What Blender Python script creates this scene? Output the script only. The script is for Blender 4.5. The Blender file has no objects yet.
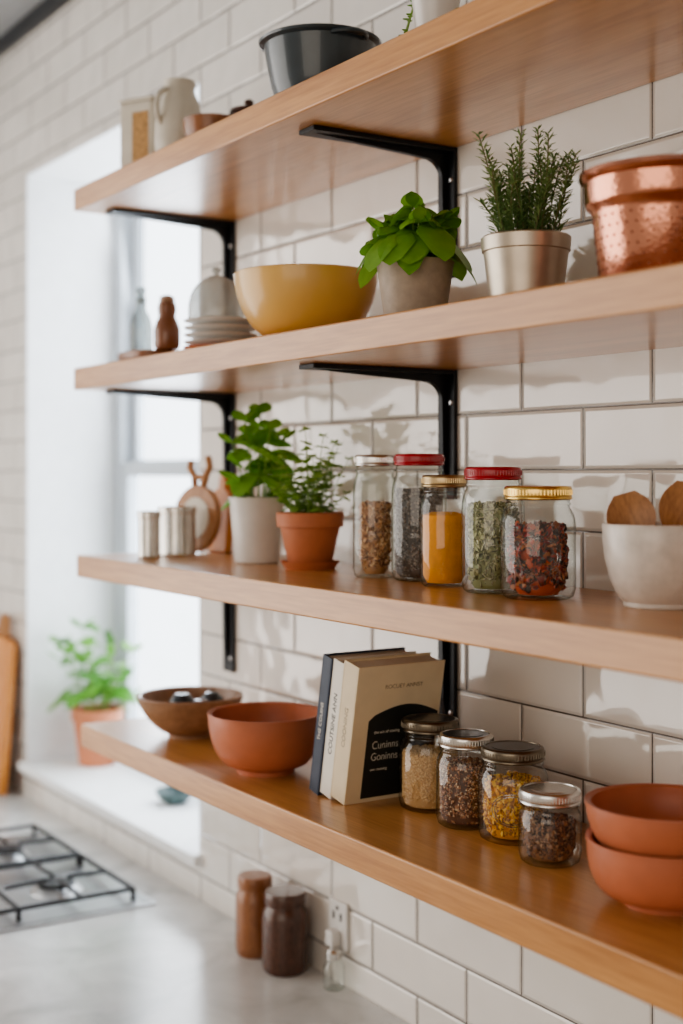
import bpy, bmesh, math, random
from mathutils import Vector, Matrix, Euler
random.seed(7)
PI=math.pi
sc=bpy.context.scene; COL=sc.collection
# ------------------------------------------------------------ camera maths
F=1350.0; U0=341.5; HV=472.0; CAMZ=1.71; CY=-1.148
TH=math.atan(861.5/F)
FW=Vector((-math.cos(TH),math.sin(TH),0)); RT=Vector((math.sin(TH),math.cos(TH),0))
CAM=Vector((0,CY,CAMZ))
def on_z(u,v,z):
    d=FW+RT*((u-U0)/F)+Vector((0,0,(HV-v)/F)); t=(z-CAMZ)/d.z
    p=CAM+d*t; return p.x,p.y,F/t
def on_y(u,y):
    d=FW+RT*((u-U0)/F); t=(y-CY)/d.y; p=CAM+d*t
    return p.x,F/t
Z1,Z2,Z3,Z4,ZC,ZS=2.200,1.890,1.567,1.278,0.902,0.988
TK=.038
# ------------------------------------------------------------ mesh builder
class MB:
    def __init__(s): s.V=[]; s.F=[]
    def add(s,vs,fs):
        o=len(s.V); s.V+= [tuple(v) for v in vs]; s.F+=[tuple(i+o for i in f) for f in fs]; return s
    def box(s,x0,x1,y0,y1,z0,z1):
        return s.add([(x0,y0,z0),(x1,y0,z0),(x1,y1,z0),(x0,y1,z0),(x0,y0,z1),(x1,y0,z1),(x1,y1,z1),(x0,y1,z1)],
          [(0,3,2,1),(4,5,6,7),(0,1,5,4),(1,2,6,5),(2,3,7,6),(3,0,4,7)])
    def lathe(s,prof,seg=56,c=(0,0,0),closed=False,sx=1,sy=1):
        rings=[];vs=[];fs=[]
        for r,z in prof:
            if r<1e-6: rings.append([len(vs)]); vs.append((c[0],c[1],c[2]+z))
            else:
                rings.append(list(range(len(vs),len(vs)+seg)))
                for k in range(seg):
                    a=2*PI*k/seg; vs.append((c[0]+r*sx*math.cos(a),c[1]+r*sy*math.sin(a),c[2]+z))
        n=len(rings); R=range(n if closed else n-1)
        for i in R:
            a=rings[i];b=rings[(i+1)%n]
            if len(a)==1 and len(b)==1: continue
            for k in range(seg):
                k2=(k+1)%seg
                if len(a)==1: fs.append((a[0],b[k2],b[k]))
                elif len(b)==1: fs.append((a[k],a[k2],b[0]))
                else: fs.append((a[k],a[k2],b[k2],b[k]))
        return s.add(vs,fs)
    def tube(s,path,rad,seg=7,cap=True):
        path=[Vector(p) for p in path]; vs=[];fs=[]; n=len(path)
        if not isinstance(rad,(list,tuple)): rad=[rad]*n
        up=Vector((0,0,1)); prev=None
        for i,p in enumerate(path):
            d=(path[min(i+1,n-1)]-path[max(i-1,0)]).normalized()
            if prev is None:
                a=d.cross(up)
                if a.length<.05: a=d.cross(Vector((1,0,0)))
            else: a=prev-d*prev.dot(d)
            a.normalize(); prev=a; b=d.cross(a)
            for k in range(seg):
                t=2*PI*k/seg; vs.append(p+(a*math.cos(t)+b*math.sin(t))*rad[i])
        for i in range(n-1):
            for k in range(seg):
                k2=(k+1)%seg; fs.append((i*seg+k,i*seg+k2,(i+1)*seg+k2,(i+1)*seg+k))
        if cap: fs.append(tuple(range(seg))[::-1]); fs.append(tuple((n-1)*seg+k for k in range(seg)))
        return s.add(vs,fs)
    def prism(s,pts,h0,h1,axis='y'):
        n=len(pts); vs=[]
        for h in (h0,h1):
            for a,b in pts:
                vs.append({'y':(a,h,b),'z':(a,b,h),'x':(h,a,b)}[axis])
        fs=[tuple(range(n)),tuple(range(n,2*n))[::-1]]
        for k in range(n): fs.append((k,n+k,n+(k+1)%n,(k+1)%n))
        return s.add(vs,fs)
    def leaf(s,base,d,nrm,L,W,droop=.2,fold=.3,N=8,pw=.62,cup=0):
        d=Vector(d).normalized(); nrm=Vector(nrm); sd=d.cross(nrm)
        if sd.length<.05: sd=d.cross(Vector((1,0,.3)))
        sd.normalize(); nn=sd.cross(d).normalized(); base=Vector(base); vs=[];fs=[]
        J=(-1,-.6,0,.6,1); P=.10
        for i in range(N+1):
            t=i/N
            if t<=P: w=W*.04
            else:
                q=(t-P)/(1-P); w=W*max(.03,math.sin(PI*min(1,q**.72))**pw)
            p=base+d*L*t-Vector((0,0,1))*(droop*L*t*t)
            for j in J: vs.append(p+sd*w*j+nn*(fold*w*(abs(j)-1.2*j*j)+cup*w*j*j))
        for i in range(N):
            for j in range(4):
                a=i*5+j; fs.append((a,a+1,a+6,a+5))
        return s.add(vs,fs)
    def needle(s,base,d,L,W):
        d=Vector(d).normalized(); sd=d.cross(Vector((0,0,1)))
        if sd.length<.05: sd=Vector((1,0,0))
        sd.normalize(); up=sd.cross(d); b=Vector(base); m=b+d*L*.55
        return s.add([b,m+sd*W,b+d*L,m-sd*W,m+up*W*.7],[(0,1,4),(1,2,4),(2,3,4),(3,0,4)])
    def build(s,name,mat,parent=None,smooth=True,ang=.6,bevel=0,recalc=True):
        me=bpy.data.meshes.new(name); me.from_pydata(s.V,[],s.F); me.validate()
        bm=bmesh.new(); bm.from_mesh(me)
        if recalc: bmesh.ops.recalc_face_normals(bm,faces=bm.faces)
        for f in bm.faces: f.smooth=smooth
        if smooth:
            for e in bm.edges:
                if len(e.link_faces)==2 and e.calc_face_angle(0)>ang: e.smooth=False
        bm.to_mesh(me); bm.free()
        me.materials.append(mat)
        o=bpy.data.objects.new(name,me); COL.objects.link(o)
        if parent: o.parent=parent
        if bevel:
            m=o.modifiers.new('bevel','BEVEL'); m.width=bevel; m.segments=3; m.limit_method='ANGLE'
        return o
def thing(name,label,cat,loc=(0,0,0),group=None,rot=None):
    o=bpy.data.objects.new(name,None); COL.objects.link(o); o.location=loc
    o.empty_display_size=.02
    if rot: o.rotation_euler=rot
    o['label']=label;o['category']=cat
    if group:o['group']=group
    return o
def tag(o,label,cat,group=None,kind=None):
    o['label']=label;o['category']=cat
    if group:o['group']=group
    if kind:o['kind']=kind
    return o
def struct(o): o['kind']='structure'; return o
# ------------------------------------------------------------ materials
def newmat(n):
    m=bpy.data.materials.new(n); m.use_nodes=True; nt=m.node_tree; b=nt.nodes['Principled BSDF']; return m,nt,b
def N(nt,t,**k):
    n=nt.nodes.new(t)
    for a,v in k.items(): setattr(n,a,v)
    return n
def plain(n,col,rough=.5,metal=0,var=.12,scale=30,bump=0,bscale=200,coat=0,spec=None,dist=0):
    m,nt,b=newmat(n); L=nt.links
    tc=N(nt,'ShaderNodeTexCoord'); no=N(nt,'ShaderNodeTexNoise'); no.inputs['Scale'].default_value=scale; no.inputs['Detail'].default_value=6; no.inputs['Distortion'].default_value=dist
    L.new(tc.outputs['Object'],no.inputs['Vector'])
    r=N(nt,'ShaderNodeValToRGB'); r.color_ramp.elements[0].position=.3; r.color_ramp.elements[1].position=.7
    r.color_ramp.elements[0].color=(*[c*(1-var) for c in col],1); r.color_ramp.elements[1].color=(*[min(1,c*(1+var)) for c in col],1)
    L.new(no.outputs['Fac'],r.inputs['Fac']); L.new(r.outputs['Color'],b.inputs['Base Color'])
    b.inputs['Roughness'].default_value=rough; b.inputs['Metallic'].default_value=metal; b.inputs['Coat Weight'].default_value=coat
    if spec is not None: b.inputs['Specular IOR Level'].default_value=spec
    if bump:
        n2=N(nt,'ShaderNodeTexNoise'); n2.inputs['Scale'].default_value=bscale; n2.inputs['Detail'].default_value=4
        L.new(tc.outputs['Object'],n2.inputs['Vector'])
        bp=N(nt,'ShaderNodeBump'); bp.inputs['Strength'].default_value=bump; bp.inputs['Distance'].default_value=.002
        L.new(n2.outputs['Fac'],bp.inputs['Height']); L.new(bp.outputs['Normal'],b.inputs['Normal'])
    return m
def wood(n,light,dark,sc_=(1.6,22,22),rough=.36,coat=.15,lo=.36,hi=.66):
    m,nt,b=newmat(n); L=nt.links
    tc=N(nt,'ShaderNodeTexCoord'); mp=N(nt,'ShaderNodeMapping'); mp.inputs['Scale'].default_value=sc_
    oi=N(nt,'ShaderNodeObjectInfo'); va=N(nt,'ShaderNodeVectorMath',operation='ADD'); L.new(tc.outputs['Object'],va.inputs[0]); L.new(oi.outputs['Location'],va.inputs[1])
    L.new(va.outputs[0],mp.inputs['Vector'])
    a=N(nt,'ShaderNodeTexNoise'); a.inputs['Scale'].default_value=1.3; a.inputs['Detail'].default_value=6; a.inputs['Distortion'].default_value=1.4
    L.new(mp.outputs['Vector'],a.inputs['Vector'])
    mp2=N(nt,'ShaderNodeMapping'); mp2.inputs['Scale'].default_value=tuple(x*v for x,v in zip(sc_,(6,12,12)))
    L.new(va.outputs[0],mp2.inputs['Vector'])
    c=N(nt,'ShaderNodeTexNoise'); c.inputs['Scale'].default_value=1.5; c.inputs['Detail'].default_value=3
    L.new(mp2.outputs['Vector'],c.inputs['Vector'])
    mx=N(nt,'ShaderNodeMath',operation='MULTIPLY_ADD'); mx.inputs[1].default_value=.5
    L.new(c.outputs['Fac'],mx.inputs[0])
    sb=N(nt,'ShaderNodeMath',operation='MULTIPLY'); sb.inputs[1].default_value=.55; L.new(a.outputs['Fac'],sb.inputs[0]); L.new(sb.outputs[0],mx.inputs[2])
    r=N(nt,'ShaderNodeValToRGB'); r.color_ramp.elements[0].position=lo; r.color_ramp.elements[1].position=hi
    r.color_ramp.elements[0].color=(*dark,1); r.color_ramp.elements[1].color=(*light,1)
    L.new(mx.outputs[0],r.inputs['Fac']); L.new(r.outputs['Color'],b.inputs['Base Color'])
    bp=N(nt,'ShaderNodeBump'); bp.inputs['Strength'].default_value=.12; bp.inputs['Distance'].default_value=.001
    L.new(c.outputs['Fac'],bp.inputs['Height']); L.new(bp.outputs['Normal'],b.inputs['Normal'])
    b.inputs['Roughness'].default_value=rough; b.inputs['Coat Weight'].default_value=coat; b.inputs['Coat Roughness'].default_value=.22
    return m
def grains(n,cols,rough=.6):
    m,nt,b=newmat(n); L=nt.links
    g=N(nt,'ShaderNodeNewGeometry'); r=N(nt,'ShaderNodeValToRGB'); r.color_ramp.interpolation='CONSTANT'
    for i,c in enumerate(cols):
        e=r.color_ramp.elements[i] if i<2 else r.color_ramp.elements.new(i/len(cols))
        e.position=i/len(cols); e.color=(*c,1)
    L.new(g.outputs['Random Per Island'],r.inputs['Fac']); L.new(r.outputs['Color'],b.inputs['Base Color'])
    b.inputs['Roughness'].default_value=rough; return m
def leafmat(n,c1,c2,tr=.38,rough=.33):
    m,nt,b=newmat(n); L=nt.links
    g=N(nt,'ShaderNodeNewGeometry'); no=N(nt,'ShaderNodeTexNoise'); no.inputs['Scale'].default_value=60
    tc=N(nt,'ShaderNodeTexCoord'); L.new(tc.outputs['Object'],no.inputs['Vector'])
    ad=N(nt,'ShaderNodeMath',operation='MULTIPLY_ADD'); ad.inputs[1].default_value=.5; L.new(g.outputs['Random Per Island'],ad.inputs[0])
    hf=N(nt,'ShaderNodeMath',operation='MULTIPLY'); hf.inputs[1].default_value=.5; L.new(no.outputs['Fac'],hf.inputs[0]); L.new(hf.outputs[0],ad.inputs[2])
    r=N(nt,'ShaderNodeValToRGB'); r.color_ramp.elements[0].position=.2; r.color_ramp.elements[1].position=.8
    r.color_ramp.elements[0].color=(*c1,1); r.color_ramp.elements[1].color=(*c2,1)
    L.new(ad.outputs[0],r.inputs['Fac']); L.new(r.outputs['Color'],b.inputs['Base Color']); b.inputs['Roughness'].default_value=rough
    t=N(nt,'ShaderNodeBsdfTranslucent'); L.new(r.outputs['Color'],t.inputs['Color'])
    mx=N(nt,'ShaderNodeMixShader'); mx.inputs[0].default_value=tr; L.new(b.outputs[0],mx.inputs[1]); L.new(t.outputs[0],mx.inputs[2])
    L.new(mx.outputs[0],nt.nodes['Material Output'].inputs['Surface']); return m
def glass(n,tint=(.96,.98,.965),edge=(.42,.47,.45),refl=.6,base=.09,wob=.3,milk=0):
    m,nt,b=newmat(n); L=nt.links; nt.nodes.remove(b)
    lw=N(nt,'ShaderNodeLayerWeight'); lw.inputs['Blend'].default_value=.5
    r=N(nt,'ShaderNodeValToRGB'); r.color_ramp.elements[0].position=.6; r.color_ramp.elements[0].color=(*tint,1); r.color_ramp.elements[1].color=(*edge,1)
    L.new(lw.outputs['Facing'],r.inputs['Fac'])
    t=N(nt,'ShaderNodeBsdfTransparent'); L.new(r.outputs['Color'],t.inputs['Color'])
    g=N(nt,'ShaderNodeBsdfGlossy'); g.inputs['Roughness'].default_value=.04
    if wob:
        tc=N(nt,'ShaderNodeTexCoord'); no=N(nt,'ShaderNodeTexNoise'); no.inputs['Scale'].default_value=45; no.inputs['Detail'].default_value=1; L.new(tc.outputs['Object'],no.inputs['Vector'])
        bp=N(nt,'ShaderNodeBump'); bp.inputs['Strength'].default_value=wob; bp.inputs['Distance'].default_value=.003; L.new(no.outputs['Fac'],bp.inputs['Height']); L.new(bp.outputs['Normal'],g.inputs['Normal'])
    pw=N(nt,'ShaderNodeMath',operation='POWER'); pw.inputs[1].default_value=4; L.new(lw.outputs['Facing'],pw.inputs[0])
    ma=N(nt,'ShaderNodeMath',operation='MULTIPLY_ADD'); ma.inputs[1].default_value=refl; ma.inputs[2].default_value=base; L.new(pw.outputs[0],ma.inputs[0])
    mx=N(nt,'ShaderNodeMixShader'); L.new(ma.outputs[0],mx.inputs[0]); L.new(t.outputs[0],mx.inputs[1]); L.new(g.outputs[0],mx.inputs[2])
    last=mx
    if milk:
        d=N(nt,'ShaderNodeBsdfDiffuse'); d.inputs['Color'].default_value=(.62,.63,.61,1); m2=N(nt,'ShaderNodeMixShader'); m2.inputs[0].default_value=milk
        L.new(mx.outputs[0],m2.inputs[1]); L.new(d.outputs[0],m2.inputs[2]); last=m2
    L.new(last.outputs[0],nt.nodes['Material Output'].inputs['Surface']); return m
def tilemat():
    m,nt,b=newmat('glazed_tile'); L=nt.links; W=.2335;H=.0765
    tc=N(nt,'ShaderNodeTexCoord'); sp=N(nt,'ShaderNodeSeparateXYZ'); L.new(tc.outputs['Object'],sp.inputs[0])
    cb=N(nt,'ShaderNodeCombineXYZ')
    ax=N(nt,'ShaderNodeMath',operation='ADD'); ax.inputs[1].default_value=1.2445+.5*W+40*W; L.new(sp.outputs['X'],ax.inputs[0])
    ay=N(nt,'ShaderNodeMath',operation='ADD'); ay.inputs[1].default_value=-(CAMZ+.003)+40*H; L.new(sp.outputs['Z'],ay.inputs[0])
    L.new(ax.outputs[0],cb.inputs[0]); L.new(ay.outputs[0],cb.inputs[1])
    def brick(ms,sm):
        k=N(nt,'ShaderNodeTexBrick'); k.offset=.5; k.offset_frequency=2; k.squash=1
        k.inputs['Scale'].default_value=1; k.inputs['Brick Width'].default_value=W; k.inputs['Row Height'].default_value=H
        k.inputs['Mortar Size'].default_value=ms; k.inputs['Mortar Smooth'].default_value=sm
        k.inputs['Color1'].default_value=(.83,.79,.74,1); k.inputs['Color2'].default_value=(.76,.72,.67,1); k.inputs['Mortar'].default_value=(.10,.08,.065,1)
        L.new(cb.outputs[0],k.inputs['Vector']); return k
    k=brick(.00125,.1); L.new(k.outputs['Color'],b.inputs['Base Color'])
    k2=brick(.0055,1.0)
    rr=N(nt,'ShaderNodeMapRange'); rr.inputs['To Min'].default_value=.08; rr.inputs['To Max'].default_value=.8; L.new(k.outputs['Fac'],rr.inputs['Value']); L.new(rr.outputs[0],b.inputs['Roughness'])
    no=N(nt,'ShaderNodeTexNoise'); no.inputs['Scale'].default_value=11; no.inputs['Detail'].default_value=1; L.new(tc.outputs['Object'],no.inputs['Vector'])
    mm=N(nt,'ShaderNodeMath',operation='MULTIPLY'); mm.inputs[1].default_value=2.2; L.new(no.outputs['Fac'],mm.inputs[0])
    sb=N(nt,'ShaderNodeMath',operation='SUBTRACT'); L.new(mm.outputs[0],sb.inputs[0]); L.new(k2.outputs['Fac'],sb.inputs[1])
    bp=N(nt,'ShaderNodeBump'); bp.inputs['Strength'].default_value=.8; bp.inputs['Distance'].default_value=.0024; L.new(sb.outputs[0],bp.inputs['Height']); L.new(bp.outputs['Normal'],b.inputs['Normal'])
    b.inputs['Coat Weight'].default_value=1.0; b.inputs['Coat Roughness'].default_value=.05; L.new(bp.outputs['Normal'],b.inputs['Coat Normal'])
    return m
M={}
M['tile']=tilemat()
M['oak']=wood('honey_oak',(.66,.34,.13),(.45,.20,.066),(1.5,15,15),lo=.34,hi=.66,rough=.3,coat=.3)
M['board']=wood('board_wood',(.50,.25,.10),(.33,.14,.05),(20,20,3))
M['orange_wood']=wood('orange_wood',(.66,.27,.06),(.5,.18,.035),(20,20,2))
M['dark_wood']=wood('dark_wood',(.13,.055,.032),(.055,.024,.015),(20,20,6),rough=.25,coat=.4)
M['mid_wood']=wood('mid_wood',(.36,.15,.06),(.22,.085,.035),(20,20,6),rough=.3,coat=.3)
M['brown_wood']=wood('walnut_bowl',(.42,.25,.15),(.26,.14,.08),(6,30,30),rough=.4)
M['spoon']=wood('spoon_wood',(.52,.25,.09),(.32,.13,.045),(30,30,5))
M['plaster']=plain('white_plaster',(.84,.85,.86),.6,var=.03)
M['winframe']=plain('window_paint',(.52,.56,.60),.35,var=.02)
M['ceiling']=plain('ceiling_paint',(.35,.36,.37),.8,var=.03)
M['darktrim']=plain('dark_trim',(.03,.032,.036),.5)
M['floor']=wood('floor_wood',(.35,.22,.12),(.22,.13,.07))
M['counter']=plain('pale_stone',(.60,.605,.60),.2,var=.22,scale=7,dist=1.0)
M['black']=plain('black_steel',(.012,.013,.016),.42,metal=.3,bump=.1)
M['iron']=plain('cast_iron',(.010,.010,.012),.5,bump=.3)
M['steel']=plain('brushed_steel',(.58,.59,.60),.3,metal=1,var=.05)
M['tin']=plain('tin_metal',(.66,.63,.59),.22,metal=1)
M['silver']=plain('silver_lid',(.72,.71,.69),.27,metal=1)
M['gold']=plain('gold_lid',(.82,.57,.20),.24,metal=1)
M['dkgold']=plain('antique_gold_lid',(.46,.35,.2),.3,metal=1)
M['pewter']=plain('pewter_lid',(.20,.17,.13),.3,metal=1)
M['darkdisc']=plain('dark_lid_disc',(.03,.028,.026),.3,coat=.2)
M['red']=plain('red_lid',(.40,.010,.02),.25,coat=.3)
M['terra']=plain('terracotta',(.52,.185,.088),.62,var=.14,scale=14,bump=.25,bscale=120)
M['terra2']=plain('terracotta_glazed',(.54,.185,.098),.40,var=.12,scale=16,bump=.2,bscale=90)
M['yellow']=plain('ochre_glaze',(.76,.47,.15),.28,var=.07,scale=12,coat=.35)
M['white']=plain('white_ceramic',(.74,.72,.69),.3,var=.04,coat=.3)
M['cream']=plain('cream_ceramic',(.66,.61,.52),.4,var=.06,coat=.2)
M['marble']=plain('mottled_white_stone',(.72,.66,.60),.28,var=.11,scale=60,coat=.3)
M['speck']=plain('beige_clay',(.42,.34,.27),.55,var=.13,scale=70,bump=.12)
M['slate']=plain('dark_enamel',(.040,.056,.068),.28,coat=.5)
M['teal']=plain('teal_glaze',(.06,.10,.10),.35)
M['potmetal']=plain('silver_glazed_pot',(.56,.49,.40),.36,metal=.75,var=.1)
M['soil']=plain('soil',(.04,.025,.016),.95,var=.5,scale=200,bump=.9,bscale=300)
M['copperhole']=plain('copper_dimple',(.20,.065,.035),.4,metal=.8)
M['plastic']=plain('white_plastic',(.75,.74,.72),.35,var=.02)
M['hole']=plain('dark_slot',(.03,.03,.03),.7)
M['page']=plain('book_pages',(.74,.69,.60),.8,var=.06)
M['coverc']=plain('cream_cover',(.74,.63,.44),.55,var=.04)
M['coverw']=plain('white_cover',(.82,.79,.72),.55,var=.03)
M['covern']=plain('navy_cover',(.03,.045,.08),.5)
M['ink']=plain('black_print',(.018,.022,.02),.5)
M['inkw']=plain('white_print',(.80,.77,.68),.6)
M['inkb']=plain('brown_print',(.46,.26,.10),.6,var=.3,scale=120)
M['inkg']=plain('grey_print',(.36,.29,.20),.6)
M['turm']=plain('turmeric',(.86,.34,.004),.9,var=.12,scale=60,bump=.5,bscale=250)
M['glass']=glass('clear_glass'); M['pane']=glass('window_glass',(.99,.995,1),(.9,.93,.95),.3,.04,0)
M['milk']=glass('milky_glass',(.8,.81,.8),(.35,.37,.36),.5,.1,.15,.45)
M['emboss']=glass('embossed_glass',(.75,.78,.77),(.5,.54,.53),.5,.25,0)
M['amber']=plain('brown_bottle',(.24,.10,.05),.25,coat=.4)
M['stem']=plain('green_stem',(.20,.32,.07),.6)
M['woodstem']=plain('woody_stem',(.18,.17,.07),.7)
M['basil']=leafmat('basil_leaf',(.12,.33,.03),(.30,.56,.08))
M['rose']=leafmat('rosemary_leaf',(.10,.20,.06),(.30,.43,.16),.25,.5)
M['thyme']=leafmat('oregano_leaf',(.17,.35,.06),(.40,.58,.16))
M['broad']=leafmat('broad_leaf',(.12,.34,.035),(.30,.56,.09))
M['sillleaf']=leafmat('sill_leaf',(.07,.24,.03),(.20,.44,.08),.35)
cm,nt,b=newmat('hammered_copper'); b.inputs['Metallic'].default_value=1; b.inputs['Roughness'].default_value=.2; b.inputs['Base Color'].default_value=(.72,.33,.22,1)
tc=N(nt,'ShaderNodeTexCoord'); vo=N(nt,'ShaderNodeTexVoronoi'); vo.inputs['Scale'].default_value=190; nt.links.new(tc.outputs['Object'],vo.inputs['Vector'])
bp=N(nt,'ShaderNodeBump'); bp.inputs['Strength'].default_value=.22; bp.inputs['Distance'].default_value=.0009; nt.links.new(vo.outputs['Distance'],bp.inputs['Height']); nt.links.new(bp.outputs['Normal'],b.inputs['Normal'])
M['copper']=cm
# ------------------------------------------------------------ setting
XL,XR=-4.1,2.4
OX0=on_y(27,0)[0]; OX1=on_y(200,0)[0]; OT=CAMZ+.74; RD=.235; ZCEIL=2.83
w=MB(); WT=.30
def wallpiece(x0,x1,z0,z1):
    w.box(x0,x1,0,WT,z0,z1)
wallpiece(XL,OX0,0,ZCEIL); wallpiece(OX1,XR,0,ZCEIL); wallpiece(OX0,OX1,0,ZS-.02); wallpiece(OX0,OX1,OT,ZCEIL)
struct(w.build('wall_back',M['tile'],smooth=False))
w=MB(); w.box(XL-.1,XL,-3.2,WT,0,ZCEIL); struct(w.build('wall_left',M['plaster'],smooth=False))
w=MB(); w.box(XL,XR,-3.2,WT,-.05,0); struct(w.build('floor',M['floor'],smooth=False))
w=MB(); w.box(XL,XR,-3.2,WT,ZCEIL,ZCEIL+.05); struct(w.build('ceiling',M['ceiling'],smooth=False))
w=MB(); w.box(XL,XR,-.02,-.0005,ZCEIL-.035,ZCEIL); struct(w.build('trim_1',M['darktrim'],smooth=False))
e=.004
w=MB(); w.box(OX0,OX0+e,.0,WT,ZS,OT); w.box(OX1-e,OX1,0,WT,ZS,OT); w.box(OX0,OX1,0,WT,OT-e,OT)
struct(w.build('trim_2',M['plaster'],smooth=False))
w=MB(); w.box(OX0-.015,OX1+.01,-.018,WT,ZS-.02,ZS); struct(w.build('trim_3',M['plaster'],smooth=False,bevel=.003))
win=bpy.data.objects.new('window_1',None); COL.objects.link(win); struct(win)
y0,y1=RD-.005,RD+.045; fw=.045
def rect(mb,xa,xb,za,zb,ya,yb,t):
    mb.box(xa,xa+t,ya,yb,za,zb); mb.box(xb-t,xb,ya,yb,za,zb); mb.box(xa+t,xb-t,ya,yb,zb-t,zb); mb.box(xa+t,xb-t,ya,yb,za,za+t)
m=MB(); rect(m,OX0+e,OX1-e,ZS,OT-e,y0,y1,fw); m.build('window_frame',M['winframe'],win,smooth=False,bevel=.002)
mid=CAMZ-.005; xa,xb=OX0+e+fw,OX1-e-fw; xm=(xa+xb)/2
m=MB(); rect(m,xa,xb,ZS+fw,mid+.03,y0+.002,y0+.028,.035); m.build('sash',M['winframe'],win,smooth=False,bevel=.002)
m=MB(); rect(m,xa,xb,mid,OT-e-fw,y0+.03,y0+.05,.035); m.build('sash',M['winframe'],win,smooth=False,bevel=.002)
m=MB(); m.box(xa+.035,xb-.035,y0+.013,y0+.016,ZS+fw+.035,mid-.005); m.build('pane',M['pane'],win,smooth=False)
m=MB(); m.box(xa+.035,xb-.035,y0+.038,y0+.041,mid+.035,OT-e-fw-.035); m.build('pane',M['pane'],win,smooth=False)
m=MB(); m.box(XL,1.6,-.64,0,ZC-.04,ZC); tag(m.build('worktop',M['counter'],smooth=False,bevel=.003),'pale grey stone worktop running along the tiled wall','worktop')
cw=(1.6-XL)/6
for i in range(6):
    r=thing('base_cabinet','white base cabinet under the stone worktop','cabinet',(XL+i*cw,0,0),'base cabinets under the worktop')
    if i==0:
        m=MB(); m.box(.001,cw-.001,-.58,-.002,0,ZC-.0405); b_=m.build('body',M['plaster'],r,smooth=False)
        ds=[]
        for k in (0,1):
            m=MB(); m.box(.004+k*cw/2,cw/2-.004+k*cw/2,-.60,-.5805,.1,ZC-.05); d=m.build('door',M['plaster'],r,smooth=False,bevel=.002)
            hx_=cw/2-.05 if k==0 else cw/2+.05
            m=MB(); m.tube([(hx_,-.60,.62),(hx_,-.63,.63),(hx_,-.63,.75),(hx_,-.60,.76)],.005,8); h=m.build('handle',M['steel'],d); ds.append((d,h))
    else:
        c=b_.copy(); COL.objects.link(c); c.parent=r
        for d,h in ds:
            c=d.copy(); COL.objects.link(c); c.parent=r; c2=h.copy(); COL.objects.link(c2); c2.parent=c
# ------------------------------------------------------------ shelves
G='oak wall shelves'
SHX=[on_y(73.5,-.28)[0],on_y(73.5,-.28)[0],on_y(76.5,-.28)[0],on_y(80.5,-.28)[0]]
for z,x0,l in ((Z1,SHX[0],'topmost oak shelf, carrying the dark enamel basin and cream jug'),(Z2,SHX[1],'oak shelf with ochre bowl, basil pot and copper colander on it'),
            (Z3,SHX[2],'oak shelf carrying the red and gold lidded spice jars'),(Z4,SHX[3],'lowest oak shelf, carrying the books and terracotta bowls')):
    m=MB(); m.box(x0,-.25,-.28,0,-TK,0); o=m.build('wall_shelf',M['oak'],smooth=False,bevel=.0025)
    o.location=(0,0,z); tag(o,l,'shelf',G)
bx1=on_y(231,0)[0]; bx2=on_y(449.5,0)[0]
def bracket(x,z,plen,label,src=None):
    r=thing('shelf_bracket',label,'bracket',(x,0,z),'black steel shelf brackets')
    hw=.019
    m=MB(); m.box(-hw,hw,-.0065,-.0003,-plen,0); m.build('wall_plate',M['black'],r,smooth=False,bevel=.001)
    m=MB(); m.box(-hw,hw,-.235,-.0065,-.0065,-.0003); m.build('arm',M['black'],r,smooth=False,bevel=.001)
    pts=[(-.0065,-.0065),(-.225,-.0065),(-.15,-.011),(-.07,-.015)]
    for i in range(9):
        a=i/8*PI/2; pts.append((-.016-.026*(1-math.sin(a)),-.017-.026*(1-math.cos(a))) )
    pts+=[(-.014,-plen*.75),(-.0065,-plen+.01)]
    m=MB(); m.prism(pts,-.004,.004,'x'); m.build('gusset',M['black'],r,smooth=False)
    for zz in (-.045,-plen+.025):
        mm=MB().lathe([(0,.003),(.003,.0025),(.0042,0)],12)
        s=mm.build('screw',M['steel'],r); s.rotation_euler=(PI/2,0,0); s.location=(.012,-.0065,zz)
nm=['topmost shelf','ochre bowl shelf','spice jar shelf','lowest shelf']
for i,z in enumerate((Z1,Z2,Z3,Z4)):
    bracket(bx1,z-TK,.18 if i<3 else .10,'black steel bracket under the far window end of the %s'%nm[i])
    bracket(bx2,z-TK,.18 if i<3 else .10,'black steel bracket under the middle of the %s'%nm[i])
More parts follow.
